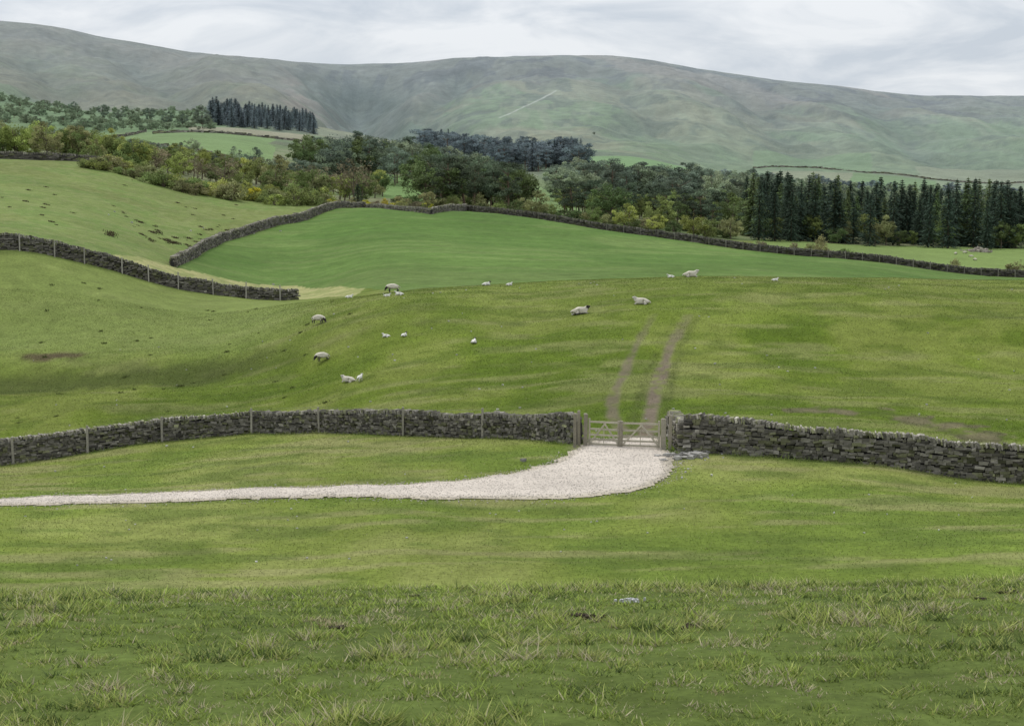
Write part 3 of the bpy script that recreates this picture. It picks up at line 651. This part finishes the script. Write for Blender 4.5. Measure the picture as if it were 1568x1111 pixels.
mass('mixed_wood',[(ns,PB['hmid']),(ns,PN['hmid']),(ns,PB['hdark'])],1200,1640,480,620,80,9,13.0,1.15)
mass('spruce_plantation',[('spruce_tree',PS['spruce']),('spruce_tree',PS['spruce']),('spruce_tree',PS['dark'])],1140,1640,358,425,135,10.5,17.2,1.1)
mass('broadleaf_wood',[(ns,PN['mid']),(ns,PB['dark']),(ns,PN['olive'])],1150,1640,352,372,22,4,8,1.1)
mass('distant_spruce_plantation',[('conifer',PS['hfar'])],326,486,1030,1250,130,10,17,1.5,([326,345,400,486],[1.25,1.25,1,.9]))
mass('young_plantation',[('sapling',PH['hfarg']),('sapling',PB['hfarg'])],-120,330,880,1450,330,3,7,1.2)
mass('valley_hedgerow_trees',[(ns,PB['hmid']),(ns,PB['hdark'])],60,480,460,540,26,5,8,1.2)
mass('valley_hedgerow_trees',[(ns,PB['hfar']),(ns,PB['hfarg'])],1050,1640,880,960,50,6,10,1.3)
for px,Y,h in [(165,1150,14),(190,1120,10),(236,1150,12),(262,1050,10),(286,1000,9),(316,960,14),(908,1700,5),(120,1300,9)]:
    put('hillside_tree',pick(PB['hdark']),*W(px,Y),h)
for px,Y,h,kk in [(818,318,6.2,'olive'),(955,350,6.3,'light'),(905,352,5.2,'mid'),(1003,350,4.6,'light'),(1062,350,6.3,'light'),(1118,352,6.2,'olive'),(1085,356,5,'mid'),(655,330,4.4,'olive'),(695,331,4,'mid'),(378,335,4.5,'light'),(215,372,8,'light'),(480,365,9,'mid'),(425,380,10,'olive')]:
    put('broadleaf_tree',pick(PB[kk]),*W(px,Y),h,None,1.15)
for px,Y,h,kk in [(1256,262,3.6,'olive'),(1295,255,2.4,'mid'),(1462,253,2.4,'olive'),(1550,253,3.0,'olive'),(1165,262,2.2,'brown'),(1215,300,1.8,'brown'),(1238,300,1.9,'olive'),(385,333,4.2,'gorse'),(400,333,3.2,'mid'),(1430,253,1.2,'mid')]:
    put('shrub',pick(PH[kk]),*W(px,Y),h,None,.9)
put('bare_budding_tree',PW['brown'][0],*W(543,352),11.5);put('bare_budding_tree',PW['brown'][1],*W(345,375),10);put('bare_budding_tree',PW['olive'][1],*W(1560,252),3.4)
put('spruce_tree',PS['spruce'][1],*W(550,331),5.2,None,1.7)
for px,Y,h in [(1450,350,15.5),(1420,352,13),(1210,352,12),(1330,351,12.5),(1510,352,12),(1160,352,14.5),(1185,350,13)]: put('spruce_tree',pick(PS['spruce']),*W(px,Y),h,None,1.15)

# ------------------------------------------------------------ sheep
def skin(points,edges,rad,sub=2):
    me=bpy.data.meshes.new('sk');me.from_pydata(points,edges,[]);me.update()
    o=bpy.data.objects.new('sk',me);COL.objects.link(o)
    m_=o.modifiers.new('Skin','SKIN')
    for i,r in enumerate(rad): 
        sv=me.skin_vertices[0].data[i];sv.radius=(r,r) if not isinstance(r,tuple) else r;sv.use_root=(i==0)
    sb_=o.modifiers.new('Sub','SUBSURF');sb_.levels=sub;sb_.render_levels=sub
    dg=bpy.context.evaluated_depsgraph_get();ev=o.evaluated_get(dg);out=bpy.data.meshes.new_from_object(ev)
    bpy.data.objects.remove(o);return out
def sheep_mesh(pose,facecol,lamb=False):
    lr=.78 if lamb else 1.0
    if pose in('graze','stand'):
        P=[(-.42,0,.56),(-.12,0,.55),(.20,0,.56),(.40,0,.60)];r=[.22*lr,.26*lr,.245*lr,.16*lr]
        P+= [(.60,0,.38),(.70,0,.17)] if pose=='graze' else [(.56,0,.80),(.76,0,.76)]
        if pose=='graze': P[3]=(.42,0,.56)
        r+=[.085,.05]
        E=[(0,1),(1,2),(2,3),(3,4),(4,5)]
        for sgn in(-1,1):
            b=len(P);P+=[(.24,sgn*.12,.40),(.27,sgn*.12,.23),(.25,sgn*.12,.03)];r+=[.085,.038,.032];E+=[(2,b),(b,b+1),(b+1,b+2)]
            b=len(P);P+=[(-.36,sgn*.13,.40),(-.50,sgn*.13,.24),(-.45,sgn*.13,.03)];r+=[.10,.038,.032];E+=[(0,b),(b,b+1),(b+1,b+2)]
        b=len(P);P+=[(-.62,0,.52),(-.65,0,.33)];r+=[.06,.045];E+=[(0,b),(b,b+1)]
    else:
        P=[(-.40,0,.25),(-.10,0,.27),(.20,0,.28),(.38,0,.34)];r=[.23*lr,.26*lr,.24*lr,.15*lr]
        P+=[(.50,0,.54),(.68,0,.50)];r+=[.085,.05];E=[(0,1),(1,2),(2,3),(3,4),(4,5)]
        for sgn in(-1,1):
            b=len(P);P+=[(.30,sgn*.16,.12),(.50,sgn*.17,.07),(.34,sgn*.20,.035)];r+=[.08,.04,.032];E+=[(2,b),(b,b+1),(b+1,b+2)]
            b=len(P);P+=[(-.22,sgn*.24,.12),(-.42,sgn*.28,.06),(-.20,sgn*.30,.035)];r+=[.09,.045,.032];E+=[(0,b),(b,b+1),(b+1,b+2)]
        b=len(P);P+=[(-.63,0,.22),(-.68,0,.10)];r+=[.06,.04];E+=[(0,b),(b,b+1)]
    hx,hy,hz=P[4]
    for sgn in(-1,1):
        b=len(P);P+=[(hx-.02,sgn*.08,hz+.035),(hx-.04,sgn*.19,hz+.02)];r+=[.03,.022];E+=[(4,b),(b,b+1)]
    me=skin(P,E,r,2);n=len(me.vertices);co=np.empty(n*3);me.vertices.foreach_get('co',co);co=co.reshape(-1,3)
    head=np.array(P[4]);muz=np.array(P[5])
    d_h=np.minimum(np.linalg.norm(co-head,axis=1),np.linalg.norm(co-(head+muz)/2,axis=1)); d_h=np.minimum(d_h,np.linalg.norm(co-muz,axis=1))
    ishead=(d_h<.125)|(np.linalg.norm(co-head,axis=1)<.22)&(np.abs(co[:,1])>.07)
    if pose=='lie': legs=(co[:,2]<.10)&((np.abs(co[:,1])>.14)|(co[:,0]>.4))
    else: legs=(co[:,2]<.30)
    fl=~(ishead|legs)
    c=np.zeros((n,3))+np.array([.52,.48,.40])
    if lamb:c[:]=np.array([.66,.64,.59])
    u=fbm(co[:,0]*14+5,co[:,2]*14+co[:,1]*9,201,3)[:,None];c*=.85+.3*u
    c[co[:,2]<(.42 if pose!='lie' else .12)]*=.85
    c[ishead]=facecol;c[legs]=np.array(facecol)*1.0+.05
    mz=np.linalg.norm(co-muz,axis=1)<.055;c[mz]=np.array([.40,.37,.33]) if not lamb else c[mz]
    nr=np.empty(n*3);me.vertices.foreach_get('normal',nr);nr=nr.reshape(-1,3)
    co=co+nr*(fl[:,None]*(u-.5)*.07);me.vertices.foreach_set('co',co.ravel())
    at=me.color_attributes.new('col','FLOAT_COLOR','POINT');c4=np.ones((n,4),np.float32);c4[:,:3]=c;at.data.foreach_set('color',c4.ravel())
    me.polygons.foreach_set('use_smooth',np.ones(len(me.polygons),bool));me.materials.clear();me.materials.append(M_wool);me.update();return me
DK=(.035,.03,.028)
SM={('ewe','graze'):sheep_mesh('graze',DK),('ewe','stand'):sheep_mesh('stand',DK),('ewe','lie'):sheep_mesh('lie',DK),('ewe2','lie'):sheep_mesh('lie',(.45,.42,.37)),
    ('lamb','lie'):sheep_mesh('lie',(.56,.54,.50),True),('lambd','lie'):sheep_mesh('lie',(.06,.05,.05),True),('lamb','stand'):sheep_mesh('stand',(.5,.48,.45),True)}
for px,row,kd,po,yaw,sc in [
 (488,496,'ewe','graze',-25,1.0),(493,554,'ewe','graze',215,.95),(601,446,'ewe','graze',200,1.05),
 (889,481,'ewe','lie',12,1.12),(982,466,'ewe2','lie',170,1.05),(1058,424,'ewe2','lie',5,1.1),(533,585,'ewe2','lie',160,.80),
 (551,584,'lamb','stand',70,.58),(880,482,'lamb','lie',190,.5),(591,516,'lamb','lie',160,.52),(619,515,'lambd','lie',60,.55),(726,525,'lambd','lie',80,.62),
 (745,437,'lambd','lie',30,.68),(780,437,'lamb','lie',30,.52),(1027,425,'lamb','lie',180,.55),(535,455,'lamb','lie',20,.6),(593,454,'lamb','lie',10,.5),(611,452,'lamb','lie',170,.62),(1187,430,'lamb','lie',10,.5)]:
    x,y=sight(px,row,67,136)
    o=add_obj('sheep' if kd.startswith('ewe') else 'lamb',SM[(kd,po)],(x,y,z1(x,y)-.01));o.rotation_euler=(0,0,math.radians(yaw));o.scale=(sc,)*3
for px,Y in [(1462,320),(1476,326),(1486,312),(1492,300)]:
    x,y=W(px,Y);o=add_obj('sheep',SM[('ewe','graze')],(x,y,z1(x,y)));o.rotation_euler=(0,0,R.uniform(0,6));o.scale=(.8,)*3

# ------------------------------------------------------------ sky, sun, camera
w=bpy.data.worlds.new("World");scene.world=w;w.use_nodes=True;nt=w.node_tree;ns_=nt.nodes;ns_.clear();ln=nt.links
EL=math.radians(58);AZ=math.radians(-40)
st=ns_.new('ShaderNodeTexSky');st.sky_type='NISHITA';st.sun_disc=False;st.sun_elevation=EL;st.sun_rotation=AZ
b1=ns_.new('ShaderNodeBackground');b1.inputs['Strength'].default_value=.10;ln.new(st.outputs[0],b1.inputs[0])
tc=ns_.new('ShaderNodeTexCoord');mp=ns_.new('ShaderNodeMapping');mp.inputs['Scale'].default_value=(3.0,3.0,9);mp.inputs['Location'].default_value=(.3,.1,.6);ln.new(tc.outputs['Generated'],mp.inputs[0])
tn=ns_.new('ShaderNodeTexNoise');tn.inputs['Scale'].default_value=2.8;tn.inputs['Detail'].default_value=8;tn.inputs['Roughness'].default_value=.56;tn.inputs['Distortion'].default_value=.6;ln.new(mp.outputs[0],tn.inputs['Vector'])
cr=ns_.new('ShaderNodeValToRGB');cr.color_ramp.elements[0].position=.36;cr.color_ramp.elements[0].color=(.60,.655,.725,1);cr.color_ramp.elements[1].position=.60;cr.color_ramp.elements[1].color=(.86,.885,.915,1);ln.new(tn.outputs['Fac'],cr.inputs[0])
# overcast dome: zenith brighter than the horizon
sx=ns_.new('ShaderNodeSeparateXYZ');ln.new(tc.outputs['Generated'],sx.inputs[0])
mr=ns_.new('ShaderNodeMapRange');mr.inputs['From Min'].default_value=.1;mr.inputs['From Max'].default_value=1;mr.inputs['To Min'].default_value=1;mr.inputs['To Max'].default_value=2.0;ln.new(sx.outputs['Z'],mr.inputs['Value'])
b2=ns_.new('ShaderNodeBackground');ln.new(mr.outputs[0],b2.inputs['Strength']);ln.new(cr.outputs[0],b2.inputs[0])
mx=ns_.new('ShaderNodeMixShader');mx.inputs[0].default_value=.93;ln.new(b1.outputs[0],mx.inputs[1]);ln.new(b2.outputs[0],mx.inputs[2])
ow=ns_.new('ShaderNodeOutputWorld');ln.new(mx.outputs[0],ow.inputs[0])
ld=bpy.data.lights.new('sun','SUN');ld.energy=1.5;ld.angle=math.radians(14);ld.color=(1,.95,.87)
lo=bpy.data.objects.new('sun',ld);COL.objects.link(lo);dv=Vector((math.sin(AZ)*math.cos(EL),math.cos(AZ)*math.cos(EL),math.sin(EL)));lo.rotation_euler=dv.to_track_quat('Z','Y').to_euler();lo.location=(0,0,120)
cd=bpy.data.cameras.new('camera');cd.lens=36*F/1568;cd.sensor_width=36;cd.clip_start=.1;cd.clip_end=9000
co_=bpy.data.objects.new('camera',cd);COL.objects.link(co_);co_.location=(0,0,EZ);co_.rotation_euler=(math.pi/2-PITCH,0,0);scene.camera=co_
scene.view_settings.view_transform='Standard';scene.view_settings.look='None';scene.view_settings.exposure=0
print('done',time.time()-T0)
